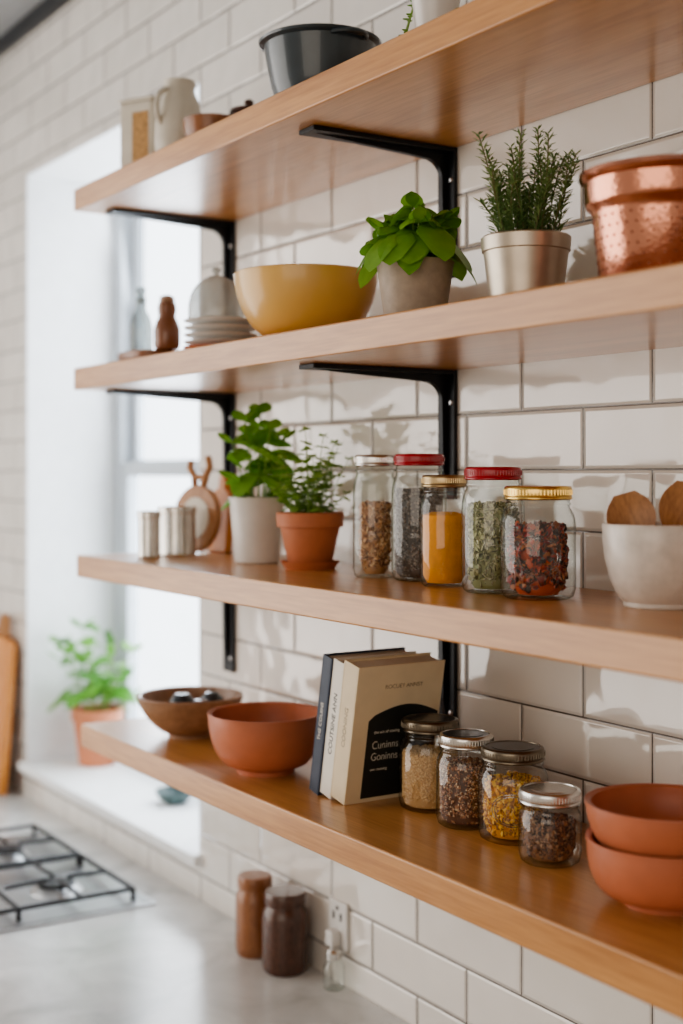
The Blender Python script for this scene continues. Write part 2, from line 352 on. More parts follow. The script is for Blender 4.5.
# ------------------------------------------------------------ pots etc
def lathe_obj(name,prof,mat,parent,**k): return MB().lathe(prof).build(name,mat,parent,**k)
def potprof(R,Rb,H,t=.004,rim=0,rimh=0):
    p=[(0,0),(Rb*.92,0),(Rb,.003)]
    if rim: p+=[(R-rim,H-rimh),(R,H-rimh+.001),(R+.001,H-.002),(R-.001,H)]
    else: p+=[(R-.001,H-.003),(R,H-.001),(R-.001,H)]
    p+=[(R-t,H),(R-t-.001,H-.003),(R-t-(R-Rb)*.2,H*.8),(0,H*.8)]
    return p
def stems_leaves(n,H,S,r0,L,W,nodes,z0,lean=(0,0),first=.3,droop=.3,tip=True,minh=.55,fold=.5,single=False,pw=.62,cup=0,el0=0,el1=.7):
    st=MB();lf=MB()
    for i in range(n):
        a=2*PI*i*.618+random.uniform(-.3,.3); q=math.sqrt((i+.5)/n)
        b=Vector((math.cos(a)*r0*q,math.sin(a)*r0*q,z0-.004))
        h=H*random.uniform(minh,1)*(1-.25*q*q)
        t=Vector((math.cos(a)*S*q+lean[0],math.sin(a)*S*q+lean[1],z0+h))
        c=(b+t)/2+Vector((0,0,h*.12))-Vector((math.cos(a),math.sin(a),0))*S*q*.12
        P=[b*(1-s)**2+c*2*s*(1-s)+t*s*s for s in [k/6 for k in range(7)]]
        st.tube(P,[.0016*(L/.05)**.4*(1-.5*k/6) for k in range(7)],5)
        for k in range(nodes):
            s=first+(1-first)*k/max(1,nodes-1) if nodes>1 else 1
            p=b*(1-s)**2+c*2*s*(1-s)+t*s*s; rot=a+k*PI/2+random.uniform(-.4,.4)
            sz=random.uniform(.7,1.12)*(1 if s<.85 else .75)
            for q2 in ((0,) if single else (0,PI)):
                el=random.uniform(el0,el1)
                d=Vector((math.cos(rot+q2)*math.cos(el),math.sin(rot+q2)*math.cos(el),math.sin(el)))
                lf.leaf(p,d,(random.uniform(-.4,.4),random.uniform(-.4,.4),1),L*sz,W*sz,droop*random.uniform(.4,1.6),fold,pw=pw,cup=cup)
        if tip:
            for q2 in range(2):
                rot=q2*PI+a; d=Vector((math.cos(rot)*.7,math.sin(rot)*.7,.7))
                lf.leaf(t,d,(0,0,1),L*.6,W*.6,.2,fold,5,pw=pw,cup=cup)
    return st,lf
x,s=on_y(415,-.17)
r=thing('potted_basil','leafy basil in a squat beige-grey clay pot beside the ochre bowl','potted plant',(x,-.17,Z2))
lathe_obj('pot',potprof(.049,.037,.080,.005),M['speck'],r); lathe_obj('soil',[(0,.001),(.043,0)],M['soil'],r).location=(0,0,.071)
st,lf=stems_leaves(10,.078,.046,.026,.050,.0235,2,.074,first=.55,droop=1.0,fold=.9,pw=.5,cup=-.25,el0=.35,el1=.9)
for i in range(12):
    a=2*PI*i/12+random.uniform(-.2,.2); d=Vector((math.cos(a),math.sin(a),.55)); lf.leaf((math.cos(a)*.026,math.sin(a)*.026,.094+random.uniform(0,.026)),d,(0,0,1),.056*random.uniform(.85,1.05),.0245,1.25,.9,pw=.5,cup=-.25)
st.build('stems',M['stem'],r); lf.build('foliage',M['basil'],r,recalc=False)
x,s=on_y(526,-.15)
r=thing('potted_rosemary','upright needle-leaved rosemary in a silvery metal pot','potted plant',(x,-.15,Z2))
lathe_obj('pot',potprof(.050,.040,.086,.003,.002,.018),M['potmetal'],r); lathe_obj('soil',[(0,.001),(.045,0)],M['soil'],r).location=(0,0,.076)
st=MB();lf=MB()
for i in range(34):
    a=2*PI*i*.618; q=math.sqrt((i+.5)/34); b=Vector((math.cos(a)*.034*q,math.sin(a)*.034*q,.073)); h=random.uniform(.060,.148)*(1-.2*q)
    t=Vector((math.cos(a)*.060*q+random.uniform(-.014,.014),math.sin(a)*.060*q+random.uniform(-.014,.014),.076+h)); c=(b+t)/2+Vector((random.uniform(-.01,.01),random.uniform(-.01,.01),.01))
    P=[b*(1-u)**2+c*2*u*(1-u)+t*u*u for u in [k/6 for k in range(7)]]; st.tube(P,.0009,4)
    for k in range(22):
        u=.12+.88*k/21; p=b*(1-u)**2+c*2*u*(1-u)+t*u*u
        for q2 in range(3):
            rt=k*1.1+q2*2.09; el=random.uniform(.2,.9); d=Vector((math.cos(rt)*math.cos(el),math.sin(rt)*math.cos(el),math.sin(el)))
            lf.needle(p,d,random.uniform(.012,.020)*(1.15-.5*u),.0014)
st.build('stems',M['woodstem'],r); lf.build('foliage',M['rose'],r,smooth=False)
x,y,s=on_z(257,563,Z3)
r=thing('potted_herb','broad-leaved green herb in a plain white pot on the jar shelf','potted plant',(x,y,Z3))
lathe_obj('pot',potprof(.045,.035,.104,.004),M['white'],r); lathe_obj('soil',[(0,.001),(.039,0)],M['soil'],r).location=(0,0,.092)
st,lf=stems_leaves(9,.155,.050,.022,.056,.023,3,.09,first=.3,droop=.8,minh=.3,single=True,fold=.8,pw=.52,cup=-.1,el0=.1,el1=.8)
st.build('stems',M['stem'],r); lf.build('foliage',M['broad'],r,recalc=False)
x,y,s=on_z(310,569,Z3)
r=thing('potted_oregano','small-leaved herb in a terracotta pot standing on its saucer','potted plant',(x,y,Z3))
lathe_obj('saucer',[(0,0),(.036,0),(.044,.012),(.042,.012),(.036,.004),(0,.004)],M['terra'],r)
o=lathe_obj('pot',potprof(.049,.032,.080,.004,.005,.022),M['terra'],r); o.location=(0,0,.004)
lathe_obj('soil',[(0,.001),(.043,0)],M['soil'],r).location=(0,0,.074)
st,lf=stems_leaves(26,.138,.068,.028,.016,.0072,6,.074,first=.2,droop=.4,minh=.25,pw=.5)
st.build('stems',M['stem'],r); lf.build('foliage',M['thyme'],r,recalc=False)
x,y,s=on_z(97,764,ZS)
r=thing('potted_sill_plant','green leafy plant in a terracotta pot on the window sill','potted plant',(x,y,ZS))
lathe_obj('pot',potprof(.063,.044,.14,.005,.005,.03),M['terra'],r); lathe_obj('soil',[(0,.001),(.056,0)],M['soil'],r).location=(0,0,.128)
st,lf=stems_leaves(14,.23,.135,.03,.080,.029,3,.125,lean=(.02,-.005),first=.35,droop=.55,minh=.25,single=True)
xl_=OX0+e+.01-x
for i in range(len(lf.V)):       # leaves stay clear of the window glass and the jamb
    vx,vy,vz=lf.V[i]; lim=RD-.02-y
    if vy>lim*.6: vy=lim*.6+(vy-lim*.6)*.35
    if vx<xl_*.7: vx=xl_*.7+(vx-xl_*.7)*.3
    lf.V[i]=(max(vx,xl_),min(vy,lim),vz)
st.build('stems',M['stem'],r); lf.build('foliage',M['sillleaf'],r,recalc=False)
# ------------------------------------------------------------ jars
def jar(u,v,z,Rpx,Htop,lidmat,label,group,neck=.84,disc=None,emb=False):
    x,y,s=on_z(u,v,z); R=Rpx/s; H=(v-Htop)/s; nr=R*neck
    r=thing('glass_jar',label,'jar',(x,y,z),group); lh=.0155; sh=H-lh
    t=.0022
    outer=[(0,.0025),(R*.7,.0025),(R*.82,0),(R*.94,.003),(R,.012),(R,sh*.74),(R*.985,sh*.80),(R*.95,sh*.85),(R*.89,sh*.895),(nr,sh*.925),(nr,sh*.945),(nr+.0014,sh*.952),(nr+.0014,sh*.967),(nr,sh*.974),(nr,sh+.010)]
    bo=lathe_obj('jar_body',outer,M['glass'],r,ang=1.2)
    if emb:
        m=MB(); a0=math.atan2(CY-y,0-x)
        def P(aa,zz): return (math.cos(a0+aa)*(R+.0002),math.sin(a0+aa)*(R+.0002),zz)
        for k_ in (1,.86): m.tube([P(.62*k_*math.cos(q),sh*.45+sh*.20*k_*math.sin(q)) for q in [2*PI*i/40 for i in range(41)]],.0006,5,cap=False)
        m.build('embossed_oval',M['emboss'],bo)
    lr=nr+.0025
    pr=[(lr-.0015,0),(lr+.0006,.0015),(lr+.0006,.003),(lr-.0004,.004),(lr+.0002,.006),(lr+.0002,.011),(lr-.0002,lh-.0015),(lr-.002,lh),(lr-.0045,lh),(lr-.005,lh-.0012),(lr-.012,lh-.0014),(0,lh-.0014)]
    l=lathe_obj('lid',pr,lidmat,r,ang=.9); l.location=(0,0,sh)
    k=MB()
    for i in range(60):
        a=2*PI*i/60; c=Vector((math.cos(a)*(lr+.0002),math.sin(a)*(lr+.0002),0)); k.tube([c+Vector((0,0,.0055)),c+Vector((0,0,.0115))],.0007,4)
    k.build('lid_ridges',lidmat,l)
    dd=lathe_obj('lid_disc',[(lr-.0052,0),(lr-.0056,.0007),(lr-.012,.0004),(lr-.0125,.001),(0,.001)],disc or lidmat,l); dd.location=(0,0,lh-.0013)
    return x,y,z,R-t-.0016,sh
def blob_template():
    bm=bmesh.new(); bmesh.ops.create_icosphere(bm,subdivisions=1,radius=1); vs=[v.co.copy() for v in bm.verts]; fs=[tuple(v.index for v in f.verts) for f in bm.faces]; bm.free(); return vs,fs
BV,BF=blob_template()
def fill(name,label,J,frac,size,mat,core,n,stretch=1.0,cat='dry food',flat=1.0,loose=0):
    x,y,z,R,sh=J; H=sh*frac; m=MB(); z0=.0048
    def blob(p,sz):
        E=Euler((random.uniform(0,6.3),random.uniform(0,6.3),random.uniform(0,6.3))).to_matrix(); S=Vector((stretch,1,flat))*sz*random.uniform(.6,1.15)
        m.add([p+E@Vector((v.x*S.x,v.y*S.y,v.z*S.z)) for v in BV],BF)
    big=size*max(stretch,1)*1.1
    for i in range(n):
        a=random.uniform(0,2*PI); zz=random.uniform(z0+big,H); rr=R-big-.0002-random.uniform(0,loose)
        if zz<.012+big: rr-=.003
        blob(Vector((rr*math.cos(a),rr*math.sin(a),zz)),size)
    for i in range(int(n*.28)):
        a=random.uniform(0,2*PI); rr=(R-big)*math.sqrt(random.random()); blob(Vector((rr*math.cos(a),rr*math.sin(a),H+random.uniform(-.3,.8+loose*200)*size)),size)
    cr=R-big*1.1-loose*.8
    m.lathe([(0,z0),(cr-.004,z0),(cr,z0+.006),(cr,H-size*.2),(0,H)],32)
    o=m.build(name,mat); o.location=(x,y,z); tag(o,label,cat,kind='stuff'); return o
g3='spice jars standing in a row on the shelf'
J=jar(375,577,Z3,22,455,M['silver'],'tall slim glass jar with a silver lid and pale nut pieces',g3)
fill('nut_pieces','tan nut flakes filling the slim silver-lidded jar',J,.62,.0048,grains('nut_grain',[(.20,.09,.04),(.66,.38,.19),(.50,.26,.11),(.74,.50,.28),(.38,.18,.08)]),None,520,1.4,flat=.4,loose=.002)
J=jar(419,580,Z3,27.5,454,M['red'],'tall glass jar with a red lid and dark seeds',g3)
fill('dark_seeds','dark grey-brown seeds filling the tall red-lidded jar',J,.78,.0025,grains('seed_grain',[(.05,.04,.035),(.10,.08,.07),(.20,.16,.13),(.32,.28,.24),(.06,.05,.045)]),None,1600)
J=jar(444,586,Z3,24,475,M['dkgold'],'narrow glass jar of yellow turmeric with a dull gold lid',g3)
x,y,z,R,sh=J; o=MB().lathe([(0,.0048),(R-.005,.0048),(R,.014),(R,sh*.72),(R*.6,sh*.75),(0,sh*.73)],40).build('turmeric_powder',M['turm']); o.location=(x,y,z); tag(o,'bright yellow turmeric powder inside the narrow jar','spice',kind='stuff')
J=jar(493,592,Z3,31.5,467,M['red'],'wider glass jar with a red lid and dried green herbs',g3)
fill('dried_herbs','crumbled dried green herbs inside the wide red-lidded jar',J,.75,.0034,grains('herb_grain',[(.12,.13,.06),(.28,.30,.14),(.44,.44,.22),(.18,.18,.08),(.58,.56,.36),(.48,.46,.3)]),None,1200,1.6,flat=.35,loose=.0015)
J=jar(538,598,Z3,37.5,486,M['gold'],'squat glass jar with a shiny gold lid and red dried chillies',g3,emb=True)
fill('dried_chillies','red, orange and dark dried chilli pieces inside the gold-lidded jar',J,.66,.0052,grains('chilli_grain',[(.02,.01,.01),(.34,.018,.012),(.06,.02,.015),(.52,.08,.02),(.03,.014,.012),(.22,.018,.014),(.45,.16,.05),(.30,.12,.07)],.3),None,520,1.5,flat=.6,loose=.0035)
g4='grain jars standing in a row on the lowest shelf'
J=jar(430,807,Z4,31.5,718,M['pewter'],'glass jar of fine tan grain with a dark lid, nearest the books',g4,disc=M['darkdisc'])
fill('tan_grain','fine pale tan grain in the jar next to the books',J,.72,.0019,grains('tan_grain',[(.58,.36,.17),(.68,.44,.21),(.76,.54,.30)]),None,2200)
J=jar(466,824,Z4,30,733,M['tin'],'glass jar of mixed brown and white seeds with a silver-rimmed dark lid',g4,disc=M['darkdisc'])
fill('mixed_seeds','mixed brown and white seeds inside the silver-rimmed jar',J,.76,.0028,grains('mixed_grain',[(.12,.05,.03),(.32,.13,.06),(.68,.50,.34),(.16,.07,.04),(.46,.22,.11)]),None,1200)
J=jar(513,838,Z4,35,746,M['pewter'],'wider glass jar of yellow and brown pulses with a dark lid',g4,disc=M['darkdisc'],emb=True)
fill('yellow_pulses','yellow and brown pulses inside the wide dark-lidded jar',J,.70,.004,grains('pulse_grain',[(.4,.17,.02),(.80,.42,.04),(.70,.30,.03),(.30,.12,.03),(.86,.54,.09)]),None,800,1.3,loose=.0015)
J=jar(550,861,Z4,31.5,788,M['silver'],'smallest glass jar, with an all-silver lid and dark brown spice',g4,neck=.9)
fill('brown_spice','dark brown crushed spice inside the smallest jar',J,.66,.0034,grains('dark_spice',[(.05,.025,.018),(.18,.08,.045),(.09,.045,.033),(.28,.13,.06),(.38,.22,.12)]),None,700,1.3,loose=.002)
# ------------------------------------------------------------ bowls
def bowlprof(R,Rb,H,t=.005,foot=.006,p=2.0,n=12,lip=0):
    pr=[(0,.002),(Rb*.85,.002),(Rb*.9,0),(Rb,0),(Rb,foot)]
    for i in range(1,n+1):
        a=i/n; pr.append((Rb+(R-Rb)*(1-(1-a)**p)**(1/p) if p>1 else Rb+(R-Rb)*a, foot+(H-foot)*a))
    if lip: pr+=[(R+lip,H-.001),(R+lip,H+.002)]
    pr+=[(R-t*.5,H+.0015),(R-t,H)]
    for i in range(n-1,-1,-1):
        a=i/n; rr=(Rb+(R-Rb)*(1-(1-a)**p)**(1/p) if p>1 else Rb+(R-Rb)*a)-t; pr.append((rr*(1 if i else .9), foot+t+(H-foot-t)*a))
    pr.append((0,foot+t)); return pr
x,s=on_y(306,-.17)
tag(o:=lathe_obj('mixing_bowl',bowlprof(.1015,.045,.096,.004,.005,1.75),M['yellow'],None),'large ochre yellow ceramic bowl beside the basil','bowl'); o.location=(x,-.17,Z2)
x,y,s=on_z(266,771,Z4)
tag(o:=lathe_obj('terracotta_bowl',bowlprof(58/s,.042,.084,.006,.006,2.0,lip=.001),M['terra2'],None),'wide terracotta bowl left of the books','bowl'); o.location=(x,y,Z4)
x,y,s=on_z(190,735,Z4)
tag(o:=lathe_obj('wooden_bowl',bowlprof(53.5/s,.035,.066,.008,.004,1.4),M['brown_wood'],None),'brown wooden bowl near the window end of the lowest shelf','bowl'); o.location=(x,y,Z4)
for i,(dx,dy,rr,mt,lb) in enumerate(((-.022,-.004,.024,'slate','dark round fruit at the left in the wooden bowl'),(.028,.006,.022,'dark_wood','brown round nut at the right in the wooden bowl'),(.004,.038,.021,'slate','dark fruit towards the wall in the wooden bowl'))):
    m=MB(); m.lathe([(0,-rr),(rr*.5,-rr*.87),(rr*.87,-rr*.5),(rr,0),(rr*.87,rr*.5),(rr*.5,rr*.87),(rr*.12,rr*.94),(0,rr*.86)],20); o=m.build('dried_fruit',M[mt]); o.location=(x+dx,y+dy,Z4+.016+rr+(.004 if i<2 else .012)); tag(o,lb,'fruit','dark fruits in the wooden bowl')
x,y,s=on_z(664,903,Z4)
bp_=bowlprof(.0765,.040,.064,.005,.006,2.5,lip=.0012)
tag(o:=lathe_obj('terracotta_bowl',bp_,M['terra2'],None),'terracotta bowl at the bottom of the stacked pair','bowl','stacked terracotta bowls'); o.location=(x,y,Z4); o2=o
bp2=bowlprof(.0775,.034,.064,.005,.006,1.9,lip=.0012)
o=lathe_obj('terracotta_bowl',bp2,M['terra2'],None); o.location=(x,y,Z4+.036); tag(o,'upper terracotta bowl resting in the stacked pair','bowl','stacked terracotta bowls')
x,s=on_y(320,-.19)
r=thing('enamel_basin','dark slate enamel basin with a rolled rim on the topmost shelf','basin',(x,-.19,Z1))
lathe_obj('basin_body',[(0,.002),(.048,.002),(.052,0),(.057,.004),(.066,.03),(.073,.065),(.076,.083),(.082,.086),(.0835,.089),(.081,.0905),(.074,.088),(.070,.08),(.062,.03),(.05,.006),(0,.005)],M['slate'],r)
m=MB(); m.tube([((.078+.016*math.sin((a+.35)/.7*PI))*math.cos(a),(.078+.016*math.sin((a+.35)/.7*PI))*math.sin(a),.082) for a in [-.35+.7*k/8 for k in range(9)]],.003,8); m.build('handle',M['slate'],r)
x,s=on_y(664,-.15)
r=thing('copper_colander','hammered copper colander with rolled rim and pierced body','colander',(x,-.15,Z2))
H=.119
lathe_obj('colander_body',[(0,.001),(.056,.001),(.059,0),(.063,.005),(.0705,.074),(.072,.080),(.0765,.084),(.0785,.089),(.0795,H-.011),(.0820,H-.009),(.0845,H-.005),(.0840,H-.001),(.082,H),(.079,H-.001),(.076,H-.010),(.070,.08),(.060,.006),(0,.004)],M['copper'],r)
m=MB()
for j in range(7):
    zz=.010+j*.0102; rr=.063+.0075*((zz-.005)/.069)
    for k in range(40):
        a=2*PI*(k+.5*(j%2))/40; c=Vector((math.cos(a)*rr,math.sin(a)*rr,zz)); n=Vector((math.cos(a),math.sin(a),-.08)).normalized()
        m.tube([c-n*.002,c+n*.0004],.0014,8)
m.build('perforations',M['copperhole'],r)
x,y,s=on_z(660,607,Z3); MX,MY=x,y
r=thing('utensil_pot','mottled white stone pot holding wooden spoons','pot',(x,y,Z3)); 
lathe_obj('pot_body',[(0,.001),(.033,.001),(.037,0),(.0385,.002),(.0385,.006),(.044,.012),(.052,.028),(.0575,.05),(.0600,.070),(.0605,.086),(.059,.0885),(.056,.087),(.054,.06),(.045,.022),(.034,.010),(0,.009)],M['marble'],r)
def spoon(loc,rot,label,L,W,HL):
    r=thing('wooden_spoon',label,'spoon',loc,'wooden spoons in the white pot',rot)
    m=MB(); m.tube([(0,0,k/8*(L-HL+.01)) for k in range(9)],[.0045]*7+[.005,.006],8); m.build('handle',M['spoon'],r)
    m=MB(); vs=[];fs=[];n=14;q=10
    for sgn in (0,1):
        for i in range(n+1):
            t=i/n; w=W*max(.22,min(1,math.sin(PI*min(1,.06+.90*t)**1.25)**.55)) if t<.97 else W*.45
            for j in range(q+1):
                a=-1+2*j/q; cup=.005*(1-a*a)*math.sin(PI*t)
                vs.append((a*w,cup*(1 if sgn else .8)+(.003 if sgn else -.001),L-HL+t*HL))
    K=(n+1)*(q+1)
    for i in range(n):
        for j in range(q):
            a=i*(q+1)+j; fs.append((a,a+1,a+q+2,a+q+1)); fs.append((K+a,K+a+q+1,K+a+q+2,K+a+1))
    for i in range(n):
        for j in (0,q):
            a=i*(q+1)+j; b2=a+q+1; fs.append((a,b2,K+b2,K+a))
    for j in range(q):
        for i in (0,n):
            a=i*(q+1)+j; fs.append((a,a+1,K+a+1,K+a))
    m.add(vs,fs); m.build('spoon_bowl',M['spoon'],r)
yaw=math.radians(50)
spoon((MX-.002,MY-.006,Z3+.013),(math.radians(-6),math.radians(-16),yaw),'wooden spoon leaning left in the white stone pot',.112,.026,.06)
spoon((MX+.008,MY+.006,Z3+.013),(math.radians(-8),math.radians(10),yaw),'wooden spoon standing nearly upright in the white stone pot',.122,.026,.065)
# ------------------------------------------------------------ books
bxp,byp,s=on_z(350,808,Z4); lean=math.radians(11); bxp-=.014
def text(body,size,mat,parent,loc,mtx,name='lettering',ext=.0002,al='CENTER',off=0.0,sx=1.0):
    cu=bpy.data.curves.new(name,'FONT'); cu.body=body; cu.size=size; cu.align_x=al; cu.extrude=ext; cu.offset=off
    t=bpy.data.objects.new('tmp',cu); COL.objects.link(t); dg=bpy.context.evaluated_depsgraph_get(); me=bpy.data.meshes.new_from_object(t.evaluated_get(dg))
    COL.objects.unlink(t); bpy.data.objects.remove(t); me.materials.clear(); me.materials.append(mat); me.name=name
    me.transform(Matrix.Translation(loc)@mtx.to_4x4()@Matrix.Diagonal((sx,1,1,1))); o=bpy.data.objects.new(name,me); COL.objects.link(o); o.parent=parent; return o
MXF=Matrix(((0,0,1),(1,0,0),(0,1,0)))
MSP=Matrix(((0,-1,0),(0,0,-1),(1,0,0)))
def book(px,t,H,W,cm,label,dy=0):
    r=thing('book',label,'book',(px,byp+dy,Z4),'books leaning on the lowest shelf',(0,lean,0))
    c=.0022
    m=MB(); m.box(-c,0,0,W,0,H); m.box(-t,-t+c,0,W,0,H); m.box(-t+c,-c,0,c,0,H); cv=m.build('cover',cm,r,smooth=False,bevel=.0006)
    m=MB(); m.box(-t+c,-c,c,W-.004,.003,H-.003); m.build('pages',M['page'],r,smooth=False)
    return r,cv
t3,t2,t1=.035,.028,.023
H3,W3=.186,.137
r,cv=book(bxp,t3,H3,W3,M['coverc'],'cream book whose black title panel faces the jars')
pts=[(.024,.006),(W3-.003,.006),(W3-.003,.116)]
for k in range(1,12):
    a=k/12; pts.append((W3-.003-(W3-.027)*a,.116+.016*math.sin(PI*a)*(1-.2*a)))
pts.append((.024,.112))
m=MB(); m.prism(pts,0,.0004,'x'); m.build('title_panel',M['ink'],cv,smooth=False)
text('Cuninns',.0155,M['inkw'],cv,Vector((.0004,.033,.073)),MXF,al='LEFT',off=-.0002,sx=.82); text('Goninns',.0155,M['inkw'],cv,Vector((.0004,.033,.057)),MXF,al='LEFT',off=-.0002,sx=.82)
text('ROCUEY ANNSY',.008,M['inkg'],cv,Vector((.0002,.074,.154)),MXF); text('the art of coning',.006,M['inkw'],cv,Vector((.0004,.034,.094)),MXF,al='LEFT')
text('ann couning',.0055,M['inkw'],cv,Vector((.0004,.034,.043)),MXF,al='LEFT')
text('COONING',.011,M['inkg'],cv,Vector((-t3*.4,-.0001,.10)),MSP)
r,cv=book(bxp-t3/math.cos(lean)-.0006,t2,.186,.132,M['coverw'],'white book in the middle of the leaning trio',.002)
text('COUTSINE ANN',.0115,M['ink'],cv,Vector((-t2*.36,-.0001,.10)),MSP)
r,cv=book(bxp-(t3+t2)/math.cos(lean)-.0012,t1,.190,.132,M['covern'],'navy blue book at the left of the leaning trio',.0)
text('THE COUINS',.009,M['inkw'],cv,Vector((-t1*.4,-.0001,.10)),MSP)
# ------------------------------------------------------------ topmost shelf small things
x,s=on_y(144,-.19)
r=thing('printed_canister','cream rectangular canister with a brown printed picture','canister',(x,-.19,Z1),rot=(0,0,math.radians(28)))
m=MB(); m.box(-.034,.034,-.024,.024,0,.138); b0=m.build('canister_body',M['cream'],r,smooth=False,bevel=.004)
m=MB(); m.box(-.006,.028,-.0248,-.024,.03,.120); m.build('printed_panel',M['inkb'],b0,smooth=False)
m=MB(); m.box(-.036,.036,-.026,.026,.138,.145); m.build('lid',M['cream'],r,smooth=False,bevel=.002)
x,s=on_y(179,-.175); 
r=thing('ceramic_jug','cream ceramic jug with a loop handle on the topmost shelf','jug',(x,-.175,Z1))
lathe_obj('jug_body',[(0,.001),(.028,.001),(.031,0),(.037,.008),(.041,.05),(.040,.085),(.034,.118),(.026,.135),(.0255,.148),(.027,.154),(.024,.153),(.022,.135),(.03,.105),(.034,.02),(0,.008)],M['cream'],r)
m=MB(); m.tube([(.024+.024*math.sin(a),0,.104+.033*math.cos(a)) for a in [PI*k/10 for k in range(11)]],.0045,8); h=m.build('handle',M['cream'],r); h.rotation_euler=(0,0,math.radians(-75))
m=MB(); m.lathe([(.0,-.006),(.008,-.002),(.0115,.004),(.009,.004),(0,-.002)],14); sp_=m.build('spout',M['cream'],r); sp_.location=(-.006,.024,.150)
x,s=on_y(212,-.17); tag(o:=lathe_obj('wooden_dish',bowlprof(.046,.024,.066,.005,.004,1.5),M['mid_wood'],None),'dark wooden dish beside the cream jug','dish'); o.location=(x,-.17,Z1)
x,s=on_y(249,-.13); r=thing('wooden_pot','small dark wooden pot with a knobbed lid on the topmost shelf','pot',(x,-.13,Z1))
lathe_obj('pot_body',[(0,0),(.026,0),(.030,.006),(.031,.068),(.028,.072),(0,.072)],M['dark_wood'],r); lathe_obj('lid',[(0,0),(.031,0),(.029,.006),(.008,.009),(.005,.012),(.008,.018),(.005,.022),(0,.023)],M['dark_wood'],r).location=(0,0,.072)
x,s=on_y(436,-.19); r=thing('trailing_plant','small trailing sprig in a white planter at the top of the frame','potted plant',(x,-.19,Z1))
lathe_obj('pot',potprof(.030,.020,.075,.003),M['white'],r); lathe_obj('soil',[(0,.001),(.025,0)],M['soil'],r).location=(0,0,.066)
st=MB();lf=MB()
for a,l in ((3.5,.045),(3.9,.035),(.6,.03),(1.8,.03)):
    P=[Vector((math.cos(a)*(l*k/7),math.sin(a)*(l*k/7),.067+.024*math.sin(PI*k/7)-.03*(k/7)**2)) for k in range(8)]
    st.tube(P,.001,5)
    for k in range(2,8):
        for q in (-1,1): lf.leaf(P[k],(math.cos(a+q*1.1),math.sin(a+q*1.1),.2),(0,0,1),.009,.0035)
st.build('stems',M['stem'],r); lf.build('foliage',M['broad'],r,recalc=False)
# ------------------------------------------------------------ second shelf left group
TZ=.026
x,s=on_y(152,-.17)
r=thing('wooden_tray','small dark wooden footed tray under the bottles','tray',(x,-.17,Z2))
m=MB(); pts=[(.062*math.copysign(abs(math.cos(a))**.6,math.cos(a)),.050*math.copysign(abs(math.sin(a))**.6,math.sin(a))) for a in [2*PI*k/40 for k in range(40)]]
m.prism(pts,.012,TZ,'z'); m.build('tray_top',M['mid_wood'],r,bevel=.002)
for sx in (-1,1):
    for sy in (-1,1):
        m=MB(); m.lathe([(0,0),(.006,0),(.008,.0125),(0,.0125)],14,c=(sx*.042,sy*.03,0)); m.build('foot',M['mid_wood'],r)
x,s=on_y(141,-.17); zt=Z2+TZ
gl2=glass('carafe_glass',(.58,.61,.60),(.08,.10,.10),.4,.08,.1,.12)
r=thing('glass_carafe','clear glass carafe with stopper on the wooden tray','carafe',(x,-.17,zt))
lathe_obj('carafe_body',[(0,.002),(.017,0),(.020,.004),(.020,.05),(.016,.066),(.009,.078),(.009,.095),(.012,.099)],gl2,r,ang=1.2)
lathe_obj('stopper',[(0,-.01),(.0065,-.008),(.0075,.0),(.006,.004),(.010,.012),(.007,.019),(0,.021)],gl2,r).location=(0,0,.099)
x2,s=on_y(167,-.175)
r=thing('brown_bottle','small brown glazed bottle with a bulbous foot on the tray','bottle',(x2,-.175,zt))
lathe_obj('bottle_body',[(0,0),(.019,0),(.022,.006),(.022,.034),(.018,.046),(.014,.055),(.016,.068),(.014,.078),(0,.079)],M['amber'],r)
lathe_obj('cap',[(0,0),(.0125,0),(.0125,.008),(.006,.012),(0,.012)],M['brown_wood'],r).location=(0,0,.079)
x,s=on_y(221,-.165)
pl=[(0,.001),(.030,.001),(.033,0),(.036,.001),(.056,.0075),(.0585,.010),(.0575,.0108),(.052,.0095),(.034,.004),(0,.003)]
o=lathe_obj('side_plate',pl,M['terra2'],None); o.location=(x,-.165,Z2); o.scale=(1.02,1.02,1.5); tag(o,'terracotta plate at the bottom of the plate stack','plate','stacked side plates')
pm=MB().lathe(pl).build('side_plate',M['white']); 
nmz=['lowest white plate, resting directly on the terracotta plate','second white plate from the bottom of the plate stack','third white plate from the bottom of the plate stack','topmost white plate, directly under the domed lid']
for k in range(4):
    o=pm if k==0 else pm.copy()
    if k: COL.objects.link(o)
    o.location=(x,-.165,Z2+.014+k*.0112); tag(o,nmz[k],'plate','stacked side plates')
topz=Z2+.014+3*.0112+.0108
r=thing('ceramic_cloche','milky domed lid with a knob on the plate stack','dome lid',(x-.010,-.168,topz-.004))
dp=[(.043,0),(.0445,.003)]+[(.0445*math.cos(a),.004+.018+.054*math.sin(a)) for a in [PI/2*k/10 for k in range(10)]]+[(0,.076)]
lathe_obj('dome',dp,M['milk'],r); lathe_obj('knob',[(.004,0),(.004,.004),(.008,.009),(.006,.014),(0,.015)],M['milk'],r).location=(0,0,.074)
